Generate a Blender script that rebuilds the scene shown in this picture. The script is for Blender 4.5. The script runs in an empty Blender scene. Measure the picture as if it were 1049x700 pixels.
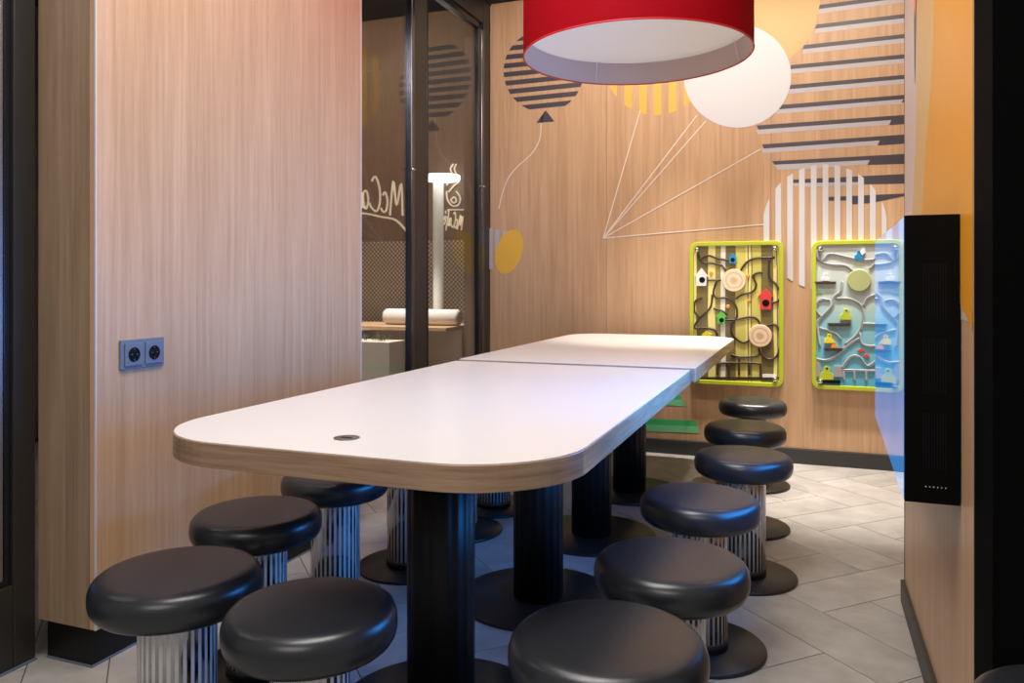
import bpy, bmesh, math, random
from mathutils import Vector, Matrix
random.seed(7)
S = bpy.context.scene
COL = S.collection
PI = math.pi

# ------------------------------------------------------------------ camera
F, TH, YH, EYE = 802.0, math.radians(20.8), 289.0, 1.08
cd = bpy.data.cameras.new('camera'); cam = bpy.data.objects.new('camera', cd); COL.objects.link(cam)
cam.location = (0, 0, EYE); cam.rotation_euler = (PI/2, 0, TH)
cd.sensor_width = 36.0; cd.sensor_fit = 'HORIZONTAL'; cd.lens = F*36.0/1049.0
cd.shift_y = -(350.0-YH)/1049.0; cd.clip_start = 0.02
S.camera = cam
S.view_settings.view_transform = 'Standard'; S.view_settings.look = 'None'
S.view_settings.gamma = 1.0; S.view_settings.use_curve_mapping = False
S.view_settings.exposure = 0.33

# ------------------------------------------------------------------ world and lights
w = bpy.data.worlds.new('world'); S.world = w; w.use_nodes = True
w.node_tree.nodes['Background'].inputs[0].default_value = (0.95, 0.90, 0.86, 1)
w.node_tree.nodes['Background'].inputs[1].default_value = 0.22

def area(name, loc, target, sx, sy, power, col, spread=180):
    l = bpy.data.lights.new(name, 'AREA'); l.shape = 'RECTANGLE'; l.size = sx; l.size_y = sy
    l.energy = power; l.color = col; l.spread = math.radians(spread)
    o = bpy.data.objects.new(name, l); COL.objects.link(o); o.location = loc
    d = Vector(target)-Vector(loc); o.rotation_euler = d.to_track_quat('-Z', 'Y').to_euler()
    return o
def spot(name, loc, target, power, col, ang=80, blend=0.6, rad=0.04):
    l = bpy.data.lights.new(name, 'SPOT'); l.energy = power; l.color = col
    l.spot_size = math.radians(ang); l.spot_blend = blend; l.shadow_soft_size = rad
    o = bpy.data.objects.new(name, l); COL.objects.link(o); o.location = loc
    d = Vector(target)-Vector(loc); o.rotation_euler = d.to_track_quat('-Z', 'Y').to_euler()
    return o
WARM = (1.0, 0.86, 0.72); NEUT = (1.0, 0.95, 0.90)
# ceiling panels of the restaurant behind and beside the camera
area('ceiling_panel_light', (-0.75, 1.25, 2.93), (-0.85, 1.35, 0), 1.3, 0.8, 31, NEUT)
area('ceiling_panel_light', (-0.4, -1.6, 2.9), (-0.6, 0.3, 0.3), 1.8, 1.2, 26, NEUT)
# strip of ceiling lighting over the tables
area('ceiling_strip_light', (-0.95, 2.0, 2.95), (-0.95, 2.0, 0), 1.2, 0.5, 12, NEUT)
# downlights washing the back wall and the aisle
area('ceiling_strip_light', (-0.55, 3.95, 2.94), (-0.50, 5.0, 1.25), 2.3, 0.2, 26, WARM)
for (x, p) in ((-0.75, 170), (-0.1, 210), (0.38, 210)):
    spot('ceiling_downlight', (x, 4.50, 2.93), (x, 4.52, 0), p, (1, 0.93, 0.85), 44, 0.7, 0.05)
_l = bpy.data.lights.new('added_red_light', 'POINT'); _l.energy = 4.6; _l.color = (1.0, 0.10, 0.08); _l.shadow_soft_size = 0.18  # added red light without a fitting, tints the top of the left partition
_o = bpy.data.objects.new('added_red_light', _l); COL.objects.link(_o); _o.location = (-1.30, 2.80, 2.55)
# light leaving the wall display towards the tables
area('display_light', (0.185, 2.45, 0.92), (-1.0, 2.47, 0.86), 1.06, 0.56, 17, (0.03, 0.30, 1.0), 130)

# ------------------------------------------------------------------ node helpers
def newmat(name):
    m = bpy.data.materials.new(name); m.use_nodes = True
    return m, m.node_tree.nodes, m.node_tree.links, m.node_tree.nodes['Principled BSDF']
def plain(name, col, rough=0.5, metal=0.0, coat=0.0, spec=0.5, emit=None, es=0.0, bump=0.0, bscale=200, sheen=0):
    m, N, L, p = newmat(name)
    p.inputs['Base Color'].default_value = (*col, 1); p.inputs['Roughness'].default_value = rough
    p.inputs['Metallic'].default_value = metal; p.inputs['Coat Weight'].default_value = coat
    p.inputs['Coat Roughness'].default_value = 0.08; p.inputs['Specular IOR Level'].default_value = spec
    if emit: p.inputs['Emission Color'].default_value = (*emit, 1); p.inputs['Emission Strength'].default_value = es
    tc = N.new('ShaderNodeTexCoord'); nz = N.new('ShaderNodeTexNoise'); nz.inputs['Scale'].default_value = bscale
    L.new(tc.outputs['Object'], nz.inputs['Vector'])
    if bump:
        b = N.new('ShaderNodeBump'); b.inputs['Strength'].default_value = bump; b.inputs['Distance'].default_value = 0.002
        L.new(nz.outputs['Fac'], b.inputs['Height']); L.new(b.outputs[0], p.inputs['Normal'])
    else:
        mr = N.new('ShaderNodeMapRange'); mr.inputs['To Min'].default_value = max(0.0, rough-0.03)
        mr.inputs['To Max'].default_value = rough+0.03; nz.inputs['Scale'].default_value = 12
        L.new(nz.outputs['Fac'], mr.inputs['Value']); L.new(mr.outputs[0], p.inputs['Roughness'])
    return m
def ramp(N, stops, interp='LINEAR'):
    r = N.new('ShaderNodeValToRGB'); r.color_ramp.interpolation = interp
    e = r.color_ramp.elements
    while len(e) > 1: e.remove(e[-1])
    e[0].position = stops[0][0]; e[0].color = (*stops[0][1], 1)
    for p, c in stops[1:]:
        n = e.new(p); n.color = (*c, 1)
    return r
def wood(name, c0, c1, c2, scale=(38, 38, 1.2), rough=0.38, coarse=(5, 5, 0.35), spec=0.35):
    m, N, L, p = newmat(name)
    tc = N.new('ShaderNodeTexCoord')
    mp = N.new('ShaderNodeMapping'); mp.inputs['Scale'].default_value = scale
    n1 = N.new('ShaderNodeTexNoise'); n1.inputs['Scale'].default_value = 1.6; n1.inputs['Detail'].default_value = 6; n1.inputs['Roughness'].default_value = 0.65
    mp2 = N.new('ShaderNodeMapping'); mp2.inputs['Scale'].default_value = coarse
    n2 = N.new('ShaderNodeTexNoise'); n2.inputs['Scale'].default_value = 1.5; n2.inputs['Detail'].default_value = 3; n2.inputs['Distortion'].default_value = 0.4
    L.new(tc.outputs['Object'], mp.inputs[0]); L.new(mp.outputs[0], n1.inputs['Vector'])
    L.new(tc.outputs['Object'], mp2.inputs[0]); L.new(mp2.outputs[0], n2.inputs['Vector'])
    r1 = ramp(N, [(0.30, c0), (0.52, c1), (0.72, c2)])
    L.new(n1.outputs['Fac'], r1.inputs[0])
    r2 = ramp(N, [(0.35, (0.90, 0.885, 0.87)), (0.65, (1.0, 1.0, 1.0))])
    L.new(n2.outputs['Fac'], r2.inputs[0])
    mx = N.new('ShaderNodeMix'); mx.data_type = 'RGBA'; mx.blend_type = 'MULTIPLY'; mx.inputs[0].default_value = 1
    L.new(r1.outputs[0], mx.inputs[6]); L.new(r2.outputs[0], mx.inputs[7])
    L.new(mx.outputs[2], p.inputs['Base Color'])
    p.inputs['Roughness'].default_value = rough; p.inputs['Specular IOR Level'].default_value = spec
    b = N.new('ShaderNodeBump'); b.inputs['Strength'].default_value = 0.12; b.inputs['Distance'].default_value = 0.001
    L.new(n1.outputs['Fac'], b.inputs['Height']); L.new(b.outputs[0], p.inputs['Normal'])
    return m
def bands(name, axis, lo, hi, stops, rough=0.35, interp='CONSTANT', wob=0.0):
    m, N, L, p = newmat(name)
    tc = N.new('ShaderNodeTexCoord'); sp = N.new('ShaderNodeSeparateXYZ')
    L.new(tc.outputs['Object'], sp.inputs[0])
    src = sp.outputs[axis]
    if wob:
        nz = N.new('ShaderNodeTexNoise'); nz.inputs['Scale'].default_value = 3
        L.new(tc.outputs['Object'], nz.inputs['Vector'])
        ma = N.new('ShaderNodeMath'); ma.operation = 'MULTIPLY_ADD'; ma.inputs[1].default_value = wob
        L.new(nz.outputs['Fac'], ma.inputs[0]); L.new(src, ma.inputs[2]); src = ma.outputs[0]
    mr = N.new('ShaderNodeMapRange'); mr.inputs['From Min'].default_value = lo; mr.inputs['From Max'].default_value = hi
    L.new(src, mr.inputs['Value']); r = ramp(N, stops, interp); L.new(mr.outputs[0], r.inputs[0])
    L.new(r.outputs[0], p.inputs['Base Color']); p.inputs['Roughness'].default_value = rough
    return m

def srgb(r, g, b):
    f = lambda v: (v/255/12.92) if v/255 <= 0.04045 else ((v/255+0.055)/1.055)**2.4
    return (f(r), f(g), f(b))

M = {}
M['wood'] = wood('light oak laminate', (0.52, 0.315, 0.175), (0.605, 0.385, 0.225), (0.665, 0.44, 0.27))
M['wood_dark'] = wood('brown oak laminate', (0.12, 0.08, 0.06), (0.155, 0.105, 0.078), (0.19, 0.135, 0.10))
M['wood_shaded'] = wood('shaded oak laminate', (0.27, 0.18, 0.115), (0.35, 0.24, 0.155), (0.42, 0.29, 0.19))  # partition oak with the shade of its end face put into the colour
M['wood_edge'] = wood('oak edge band', (0.30, 0.19, 0.12), (0.42, 0.275, 0.175), (0.52, 0.36, 0.24), scale=(3, 3, 60), rough=0.22, coarse=(2, 2, 2), spec=0.6)
M['wood_round'] = wood('pale wood disc', (0.60, 0.38, 0.22), (0.75, 0.52, 0.34), (0.82, 0.62, 0.44), scale=(12, 12, 12), coarse=(5, 5, 5))
_m = M['wood_round']; _N = _m.node_tree.nodes; _L = _m.node_tree.links
_w = _N.new('ShaderNodeTexWave'); _w.wave_type = 'RINGS'; _w.rings_direction = 'SPHERICAL'; _w.inputs['Scale'].default_value = 26; _w.inputs['Distortion'].default_value = 1.5
_t = _N.new('ShaderNodeTexCoord'); _v = _N.new('ShaderNodeVectorMath'); _v.operation = 'SUBTRACT'; _v.inputs[1].default_value = (0.5, 0.5, 0.5)
_s = _N.new('ShaderNodeVectorMath'); _s.operation = 'SCALE'; _s.inputs['Scale'].default_value = 0.12
_L.new(_t.outputs['Generated'], _v.inputs[0]); _L.new(_v.outputs[0], _s.inputs[0]); _L.new(_s.outputs[0], _w.inputs['Vector'])
_r = ramp(_N, [(0.0, (0.62, 0.40, 0.23)), (0.4, (0.82, 0.60, 0.40)), (1.0, (0.86, 0.66, 0.46))]); _L.new(_w.outputs['Fac'], _r.inputs[0]); _L.new(_r.outputs[0], _N['Principled BSDF'].inputs['Base Color'])
M['laminate'] = plain('white laminate', (0.80, 0.775, 0.755), 0.30, spec=0.5)
M['black'] = plain('black skirting', (0.006, 0.006, 0.006), 0.4, spec=0.25)
M['base_grey'] = plain('dark grey skirting', (0.035, 0.034, 0.033), 0.45)
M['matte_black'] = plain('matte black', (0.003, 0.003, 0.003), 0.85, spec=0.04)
M['box_black'] = plain('black painted housing', (0.0025, 0.0022, 0.0022), 0.6, spec=0.08)
M['frame'] = plain('dark bronze frame', (0.035, 0.032, 0.028), 0.40, metal=0.3)
M['frame_blk'] = plain('black gasket', (0.008, 0.009, 0.011), 0.25)
M['alu'] = plain('brushed aluminium', (0.55, 0.57, 0.60), 0.28, metal=1.0)
M['steel_blue'] = plain('dark polished steel', (0.16, 0.18, 0.21), 0.18, metal=1.0)
M['trimw'] = plain('pale aluminium edge', (0.62, 0.58, 0.60), 0.4)
M['chrome'] = plain('chrome', (0.75, 0.75, 0.77), 0.10, metal=1.0)
M['ceil'] = plain('dark ceiling', (0.03, 0.028, 0.026), 0.8)
M['leather'] = plain('black upholstery', (0.017, 0.019, 0.024), 0.31, coat=0.0, spec=0.62, bump=0.05, bscale=420)
M['base_blk'] = plain('powder coated steel plate', (0.016, 0.015, 0.015), 0.36)
M['red'] = plain('red', srgb(205, 40, 45), 0.4)
M['white'] = plain('white print', (0.64, 0.64, 0.68), 0.4)
M['lilac'] = plain('pale lilac print', (0.50, 0.47, 0.50), 0.4)
M['slate'] = plain('slate print', (0.060, 0.052, 0.068), 0.4)
M['yellow'] = plain('yellow print', (0.80, 0.46, 0.06), 0.4)
M['tan'] = plain('sand yellow print', (0.66, 0.42, 0.16), 0.4)
M['orange'] = plain('orange print', (0.74, 0.32, 0.022), 0.4)
M['rose'] = plain('pale pink print', (0.62, 0.50, 0.46), 0.35)
M['string'] = plain('cream line print', (0.80, 0.70, 0.60), 0.4)
M['green'] = plain('green print', (0.06, 0.50, 0.17), 0.4)
M['green2'] = plain('light green print', (0.20, 0.62, 0.30), 0.4)
M['lime'] = plain('lime plastic', (0.50, 0.56, 0.035), 0.3, coat=0.3)
M['track'] = plain('dark brown track', (0.055, 0.032, 0.018), 0.4)
M['track2'] = plain('grey track', (0.30, 0.31, 0.32), 0.35)
M['track3'] = plain('pale track rim', (0.60, 0.66, 0.70), 0.35)
M['blue'] = plain('blue plastic', (0.02, 0.25, 0.50), 0.3)
M['gr'] = plain('green plastic', (0.10, 0.50, 0.06), 0.3)
M['yel'] = plain('yellow plastic', (0.85, 0.70, 0.03), 0.3)
M['redp'] = plain('red plastic', (0.70, 0.06, 0.05), 0.3)
M['orp'] = plain('orange plastic', (0.80, 0.30, 0.03), 0.3)
M['whp'] = plain('white plastic', (0.80, 0.80, 0.80), 0.3)
M['rock'] = plain('grey stone print', (0.35, 0.32, 0.34), 0.5)
M['sage'] = plain('sage disc', (0.42, 0.46, 0.20), 0.4)
M['socket'] = plain('grey plastic socket', (0.14, 0.17, 0.22), 0.35)
M['dark'] = plain('dark recess', (0.006, 0.006, 0.007), 0.5, spec=0.1)
M['grommet'] = plain('grey metal grommet', (0.22, 0.21, 0.20), 0.35, metal=0.7)
M['shade_in'] = plain('pale shade lining', (0.62, 0.49, 0.42), 0.7)
M['diffuser'] = plain('opal diffuser', (0.70, 0.62, 0.54), 0.6, emit=(1, 0.9, 0.78), es=0.15)
M['cream'] = plain('cream lettering', (0.75, 0.66, 0.50), 0.5, emit=(1, 0.85, 0.6), es=0.35)
M['lamp_white'] = plain('lit lamp head', (0.9, 0.9, 0.9), 0.4, emit=(1, 0.98, 0.9), es=3.2)
M['lamp_post'] = plain('lit lamp tube', (0.8, 0.8, 0.75), 0.4, emit=(1, 0.95, 0.8), es=0.14)
M['bolster'] = plain('white bolster fabric', (0.70, 0.66, 0.62), 0.7, bump=0.1)
M['beige'] = plain('beige panel', (0.72, 0.64, 0.52), 0.5)
M['gold'] = plain('gold foil', (0.65, 0.48, 0.22), 0.3, metal=0.8)
M['plant'] = plain('dark leaves', (0.03, 0.06, 0.03), 0.5)

# table leg: fine vertical flutes
def ribbed(name, col, n, rough):
    m, N, L, p = newmat(name)
    tc = N.new('ShaderNodeTexCoord'); sp = N.new('ShaderNodeSeparateXYZ'); L.new(tc.outputs['Object'], sp.inputs[0])
    at = N.new('ShaderNodeMath'); at.operation = 'ARCTAN2'; L.new(sp.outputs[0], at.inputs[0]); L.new(sp.outputs[1], at.inputs[1])
    mu = N.new('ShaderNodeMath'); mu.operation = 'MULTIPLY'; mu.inputs[1].default_value = n; L.new(at.outputs[0], mu.inputs[0])
    si = N.new('ShaderNodeMath'); si.operation = 'SINE'; L.new(mu.outputs[0], si.inputs[0])
    b = N.new('ShaderNodeBump'); b.inputs['Strength'].default_value = 0.35; b.inputs['Distance'].default_value = 0.004
    L.new(si.outputs[0], b.inputs['Height']); L.new(b.outputs[0], p.inputs['Normal'])
    p.inputs['Base Color'].default_value = (*col, 1); p.inputs['Roughness'].default_value = rough
    return m
M['leg'] = ribbed('black fluted leg', (0.007, 0.007, 0.007), 18, 0.46)
M['leg'].node_tree.nodes['Principled BSDF'].inputs['Specular IOR Level'].default_value = 0.28
# stool column: polished steel with white vertical stripes
def striped_column():
    m, N, L, p = newmat('polished steel with white stripes')
    tc = N.new('ShaderNodeTexCoord'); sp = N.new('ShaderNodeSeparateXYZ'); L.new(tc.outputs['Object'], sp.inputs[0])
    at = N.new('ShaderNodeMath'); at.operation = 'ARCTAN2'; L.new(sp.outputs[0], at.inputs[0]); L.new(sp.outputs[1], at.inputs[1])
    mu = N.new('ShaderNodeMath'); mu.operation = 'MULTIPLY'; mu.inputs[1].default_value = 32/(2*PI); L.new(at.outputs[0], mu.inputs[0])
    fr = N.new('ShaderNodeMath'); fr.operation = 'FRACT'; L.new(mu.outputs[0], fr.inputs[0])
    gt = N.new('ShaderNodeMath'); gt.operation = 'GREATER_THAN'; gt.inputs[1].default_value = 0.52; L.new(fr.outputs[0], gt.inputs[0])
    mc = N.new('ShaderNodeMix'); mc.data_type = 'RGBA'; mc.inputs[6].default_value = (0.42, 0.42, 0.43, 1); mc.inputs[7].default_value = (0.72, 0.72, 0.72, 1)
    L.new(gt.outputs[0], mc.inputs[0]); L.new(mc.outputs[2], p.inputs['Base Color'])
    iv = N.new('ShaderNodeMath'); iv.operation = 'SUBTRACT'; iv.inputs[0].default_value = 1.0; L.new(gt.outputs[0], iv.inputs[1])
    L.new(iv.outputs[0], p.inputs['Metallic'])
    mr = N.new('ShaderNodeMapRange'); mr.inputs['To Min'].default_value = 0.09; mr.inputs['To Max'].default_value = 0.30
    L.new(gt.outputs[0], mr.inputs['Value']); L.new(mr.outputs[0], p.inputs['Roughness'])
    return m
M['column'] = striped_column()
# glass pane: mirror-like sheen over clear glass
def glass(name, ior, tint):
    m, N, L, p = newmat(name); N.remove(p)
    out = N['Material Output']; fr = N.new('ShaderNodeFresnel'); ge = N.new('ShaderNodeNewGeometry'); mi = N.new('ShaderNodeMix'); mi.inputs[2].default_value = ior; mi.inputs[3].default_value = 1/ior
    L.new(ge.outputs['Backfacing'], mi.inputs[0]); L.new(mi.outputs[0], fr.inputs['IOR'])
    tr = N.new('ShaderNodeBsdfTransparent'); tr.inputs[0].default_value = (*tint, 1)
    gl = N.new('ShaderNodeBsdfGlossy'); gl.inputs['Roughness'].default_value = 0.015
    mx = N.new('ShaderNodeMixShader'); L.new(fr.outputs[0], mx.inputs[0]); L.new(tr.outputs[0], mx.inputs[1]); L.new(gl.outputs[0], mx.inputs[2])
    L.new(mx.outputs[0], out.inputs[0]); return m
M['glass'] = glass('clear glass', 1.75, (0.90, 0.91, 0.91))
# display glass: faint blue picture under a glossy sheet
def screen_mat():
    m, N, L, p = newmat('lit display glass')
    p.inputs['Base Color'].default_value = (0.01, 0.02, 0.04, 1); p.inputs['Roughness'].default_value = 0.03
    p.inputs['IOR'].default_value = 1.7
    p.inputs['Emission Color'].default_value = (0.02, 0.36, 1.0, 1); p.inputs['Emission Strength'].default_value = 0.36
    return m
M['screen'] = screen_mat()
# red fabric shade that lets some light through
def shade_mat():
    m, N, L, p = newmat('red fabric shade')
    p.inputs['Base Color'].default_value = (0.40, 0.001, 0.010, 1); p.inputs['Roughness'].default_value = 0.8; p.inputs['Specular IOR Level'].default_value = 0.15
    tl = N.new('ShaderNodeBsdfTranslucent'); tl.inputs[0].default_value = (0.60, 0.001, 0.012, 1)
    mx = N.new('ShaderNodeMixShader'); mx.inputs[0].default_value = 0.35
    L.new(p.outputs[0], mx.inputs[1]); L.new(tl.outputs[0], mx.inputs[2]); L.new(mx.outputs[0], N['Material Output'].inputs[0])
    return m
M['shade'] = shade_mat()
def perforated():
    m, N, L, p = newmat('perforated panel')
    tc = N.new('ShaderNodeTexCoord'); mp = N.new('ShaderNodeMapping'); mp.inputs['Scale'].default_value = (36, 0.001, 36); mp.inputs['Rotation'].default_value = (0, PI/4, 0)
    vo = N.new('ShaderNodeTexVoronoi'); vo.inputs['Scale'].default_value = 1.0; vo.inputs['Randomness'].default_value = 0.0
    L.new(tc.outputs['Object'], mp.inputs[0]); L.new(mp.outputs[0], vo.inputs['Vector'])
    lt = N.new('ShaderNodeMath'); lt.operation = 'LESS_THAN'; lt.inputs[1].default_value = 0.37; L.new(vo.outputs['Distance'], lt.inputs[0])
    mc = N.new('ShaderNodeMix'); mc.data_type = 'RGBA'; mc.inputs[6].default_value = (0.12, 0.095, 0.075, 1); mc.inputs[7].default_value = (0.75, 0.72, 0.55, 1)
    L.new(lt.outputs[0], mc.inputs[0]); L.new(mc.outputs[2], p.inputs['Base Color']); p.inputs['Roughness'].default_value = 0.5
    return m
M['perf'] = perforated()
def tile_mat():
    m, N, L, p = newmat('grey stone tiles')
    at = N.new('ShaderNodeAttribute'); at.attribute_name = 'tile'
    tc = N.new('ShaderNodeTexCoord'); n1 = N.new('ShaderNodeTexNoise'); n1.inputs['Scale'].default_value = 7; n1.inputs['Detail'].default_value = 8; n1.inputs['Roughness'].default_value = 0.62
    ad = N.new('ShaderNodeVectorMath'); ad.operation = 'ADD'; L.new(tc.outputs['Object'], ad.inputs[0])
    sc = N.new('ShaderNodeVectorMath'); sc.operation = 'SCALE'; sc.inputs['Scale'].default_value = 9.0
    L.new(at.outputs['Color'], sc.inputs[0]); L.new(sc.outputs[0], ad.inputs[1]); L.new(ad.outputs[0], n1.inputs['Vector'])
    r = ramp(N, [(0.28, (0.34, 0.315, 0.29)), (0.5, (0.44, 0.41, 0.38)), (0.75, (0.53, 0.50, 0.465))]); L.new(n1.outputs['Fac'], r.inputs[0])
    mr = N.new('ShaderNodeMapRange'); mr.inputs['To Min'].default_value = 0.86; mr.inputs['To Max'].default_value = 1.05
    L.new(at.outputs['Fac'], mr.inputs['Value'])
    mu = N.new('ShaderNodeVectorMath'); mu.operation = 'SCALE'; L.new(r.outputs[0], mu.inputs[0]); L.new(mr.outputs[0], mu.inputs['Scale'])
    L.new(mu.outputs[0], p.inputs['Base Color']); p.inputs['Roughness'].default_value = 0.42
    return m
M['tile'] = tile_mat()
M['grout'] = plain('dark grout', (0.05, 0.045, 0.04), 0.8)

# ------------------------------------------------------------------ mesh helpers
def box(bm, x0, x1, y0, y1, z0, z1):
    vs = [bm.verts.new(p) for p in ((x0,y0,z0),(x1,y0,z0),(x1,y1,z0),(x0,y1,z0),(x0,y0,z1),(x1,y0,z1),(x1,y1,z1),(x0,y1,z1))]
    fs = []
    for f in ((0,3,2,1),(4,5,6,7),(0,1,5,4),(1,2,6,5),(2,3,7,6),(3,0,4,7)): fs.append(bm.faces.new([vs[i] for i in f]))
    return fs
def lathe(bm, prof, n=48, cx=0, cy=0, smooth=True, sx=1, sy=1):
    rings = []
    for r, z in prof:
        if r < 1e-6: rings.append([bm.verts.new((cx, cy, z))])
        else: rings.append([bm.verts.new((cx+sx*r*math.cos(2*PI*k/n), cy+sy*r*math.sin(2*PI*k/n), z)) for k in range(n)])
    for a, b in zip(rings, rings[1:]):
        for k in range(n):
            k2 = (k+1) % n
            if len(a) == 1 and len(b) == 1: continue
            if len(a) == 1: f = bm.faces.new((a[0], b[k2], b[k]))
            elif len(b) == 1: f = bm.faces.new((a[k], a[k2], b[0]))
            else: f = bm.faces.new((a[k], a[k2], b[k2], b[k]))
            f.smooth = smooth
def prism(bm, pts, fn0, fn1):
    """extrude a 2D outline between two mappings (u,v)->xyz"""
    a = [bm.verts.new(fn0(*p)) for p in pts]; b = [bm.verts.new(fn1(*p)) for p in pts]
    f0 = bm.faces.new(a); f1 = bm.faces.new(b[::-1]); n = len(pts)
    for i in range(n): bm.faces.new((a[i], b[i], b[(i+1) % n], a[(i+1) % n]))
    return f0, f1
def tube(bm, pts, r, n=8):
    pts = [Vector(p) for p in pts]; rings = []
    up = None
    for i, p in enumerate(pts):
        t = (pts[min(i+1, len(pts)-1)]-pts[max(i-1, 0)]).normalized()
        if up is None: up = t.orthogonal().normalized()
        up = (up-t*up.dot(t)).normalized(); sd = t.cross(up)
        rings.append([bm.verts.new(p+r*(math.cos(2*PI*k/n)*up+math.sin(2*PI*k/n)*sd)) for k in range(n)])
    for a, b in zip(rings, rings[1:]):
        for k in range(n):
            f = bm.faces.new((a[k], a[(k+1) % n], b[(k+1) % n], b[k])); f.smooth = True
    bm.faces.new(rings[0][::-1]); bm.faces.new(rings[-1])
def sphere(bm, c, r, sx=1, sy=1, sz=1, seg=16):
    g = bmesh.ops.create_uvsphere(bm, u_segments=seg, v_segments=seg//2+2, radius=r)
    bmesh.ops.transform(bm, matrix=Matrix.Translation(c) @ Matrix.Diagonal((sx, sy, sz, 1)), verts=g['verts'])
    for v in g['verts']:
        for f in v.link_faces: f.smooth = True
def smooth_path(pts, k=6):
    out = []; P = [pts[0]]+list(pts)+[pts[-1]]
    for i in range(1, len(P)-2):
        p0, p1, p2, p3 = P[i-1:i+3]
        for j in range(k):
            t = j/k; q = []
            for d in range(len(p1)):
                q.append(0.5*((2*p1[d])+(-p0[d]+p2[d])*t+(2*p0[d]-5*p1[d]+4*p2[d]-p3[d])*t*t+(-p0[d]+3*p1[d]-3*p2[d]+p3[d])*t**3))
            out.append(tuple(q))
    out.append(tuple(pts[-1])); return out
def obj(name, bm, mat, parent=None, bevel=0, seg=2, mats=None, loc=None):
    bmesh.ops.recalc_face_normals(bm, faces=bm.faces)
    me = bpy.data.meshes.new(name); bm.to_mesh(me); bm.free()
    o = bpy.data.objects.new(name, me); COL.objects.link(o)
    for mm in (mats or [mat]): me.materials.append(M[mm])
    if loc: o.location = loc
    if parent is not None: o.parent = parent
    if bevel:
        b = o.modifiers.new('bevel', 'BEVEL'); b.width = bevel; b.segments = seg; b.limit_method = 'ANGLE'; b.angle_limit = math.radians(40)
    return o
def BM(): return bmesh.new()
def tag(o, label=None, cat=None, group=None, kind=None):
    if label: o['label'] = label
    if cat: o['category'] = cat
    if group: o['group'] = group
    if kind: o['kind'] = kind
    return o
def empty(name, loc, label, cat, group=None, rz=0):
    o = bpy.data.objects.new(name, None); COL.objects.link(o); o.location = loc; o.rotation_euler = (0, 0, rz)
    o.empty_display_size = 0.1
    return tag(o, label, cat, group)
def structure(o, label=None, cat=None): return tag(o, label, cat, kind='structure')
def bxo(name, dims, mat, parent=None, bevel=0):
    bm = BM(); box(bm, *dims); return obj(name, bm, mat, parent, bevel)
# points of the flat walls as the survey of the photograph gave them
sT, cT = math.sin(TH), math.cos(TH)
def ray(x, y):
    a = (x-524.5)/F; b = (YH-y)/F; return (-sT+a*cT, cT+a*sT, b)
def ony(x, y, Y):
    d = ray(x, y); t = Y/d[1]; return (d[0]*t, EYE+d[2]*t)
def onx(x, y, X):
    d = ray(x, y); t = X/d[0]; return (d[1]*t, EYE+d[2]*t)

# ------------------------------------------------------------------ floor, herringbone tiles at 45 degrees
def build_floor():
    bm = BM(); box(bm, -5.2, 1.6, -3.6, 7.0, -0.06, -0.003)
    for f in bm.faces: f.material_index = 1
    lay = bm.loops.layers.color.new('tile')
    W = 0.2105; g = 0.0016; pA, qA = 1.9735, 1.917; r2 = math.sqrt(2)
    seen = set()
    for a in range(-60, 60):
        for b in range(-60, 60):
            m = (a-b) % 6
            if m < 3: key = ('h', a-m, b)
            else: key = ('v', a, b-(5-m))
            if key in seen: continue
            seen.add(key)
            t, a0, b0 = key
            if t == 'h': p0, p1 = pA+a0*W, pA+(a0+3)*W; q0, q1 = qA-b0*W, qA-(b0-1)*W
            else: p0, p1 = pA+a0*W, pA+(a0+1)*W; q0, q1 = qA-(b0+2)*W, qA-(b0-1)*W
            cs = [(p0+g, q0+g), (p1-g, q0+g), (p1-g, q1-g), (p0+g, q1-g)]
            xy = [((p-q)/r2, (p+q)/r2) for p, q in cs]
            if any(x < -5.1 or x > 1.5 or y < -3.5 or y > 6.9 for x, y in xy): continue
            top = [bm.verts.new((x, y, 0)) for x, y in xy]; bot = [bm.verts.new((x, y, -0.004)) for x, y in xy]
            c = (random.random(), random.random(), random.random(), 1)
            fs = [bm.faces.new(top)]
            for i in range(4): fs.append(bm.faces.new((top[i], bot[i], bot[(i+1) % 4], top[(i+1) % 4])))
            for f in fs:
                for l in f.loops: l[lay] = c
    o = obj('floor', bm, None, mats=['tile', 'grout'])
    structure(o, 'grey stone tiles laid in a herringbone pattern', 'floor')
build_floor()
structure(bxo('ceiling', (-5.2, 1.6, 1.4, 7.0, 2.99, 3.08), 'ceil'), 'dark ceiling above the tables', 'ceiling')

# back wall in boards with fine seams
BW = 4.96
def build_back():
    bm = BM(); xs = [-2.045, -1.23, -0.215, 0.80, 1.5]
    box(bm, -2.045, 1.5, BW+0.02, BW+0.14, 0, 2.99)
    for a, b in zip(xs, xs[1:]): box(bm, a+0.001, b-0.001, BW, BW+0.021, 0.09, 2.97)
    o = obj('wall_back', bm, 'wood'); structure(o, 'light oak back wall printed with balloons', 'wall')
build_back()
structure(bxo('baseboard_back', (-2.045, 1.5, BW-0.014, BW+0.01, 0, 0.088), 'base_grey', None, 0.003), 'dark grey skirting along the back wall', 'baseboard')
structure(bxo('wall_right', (1.4, 1.5, 2.9, BW, 0, 2.99), 'wood'), 'oak wall of the recess on the right', 'wall')

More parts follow.
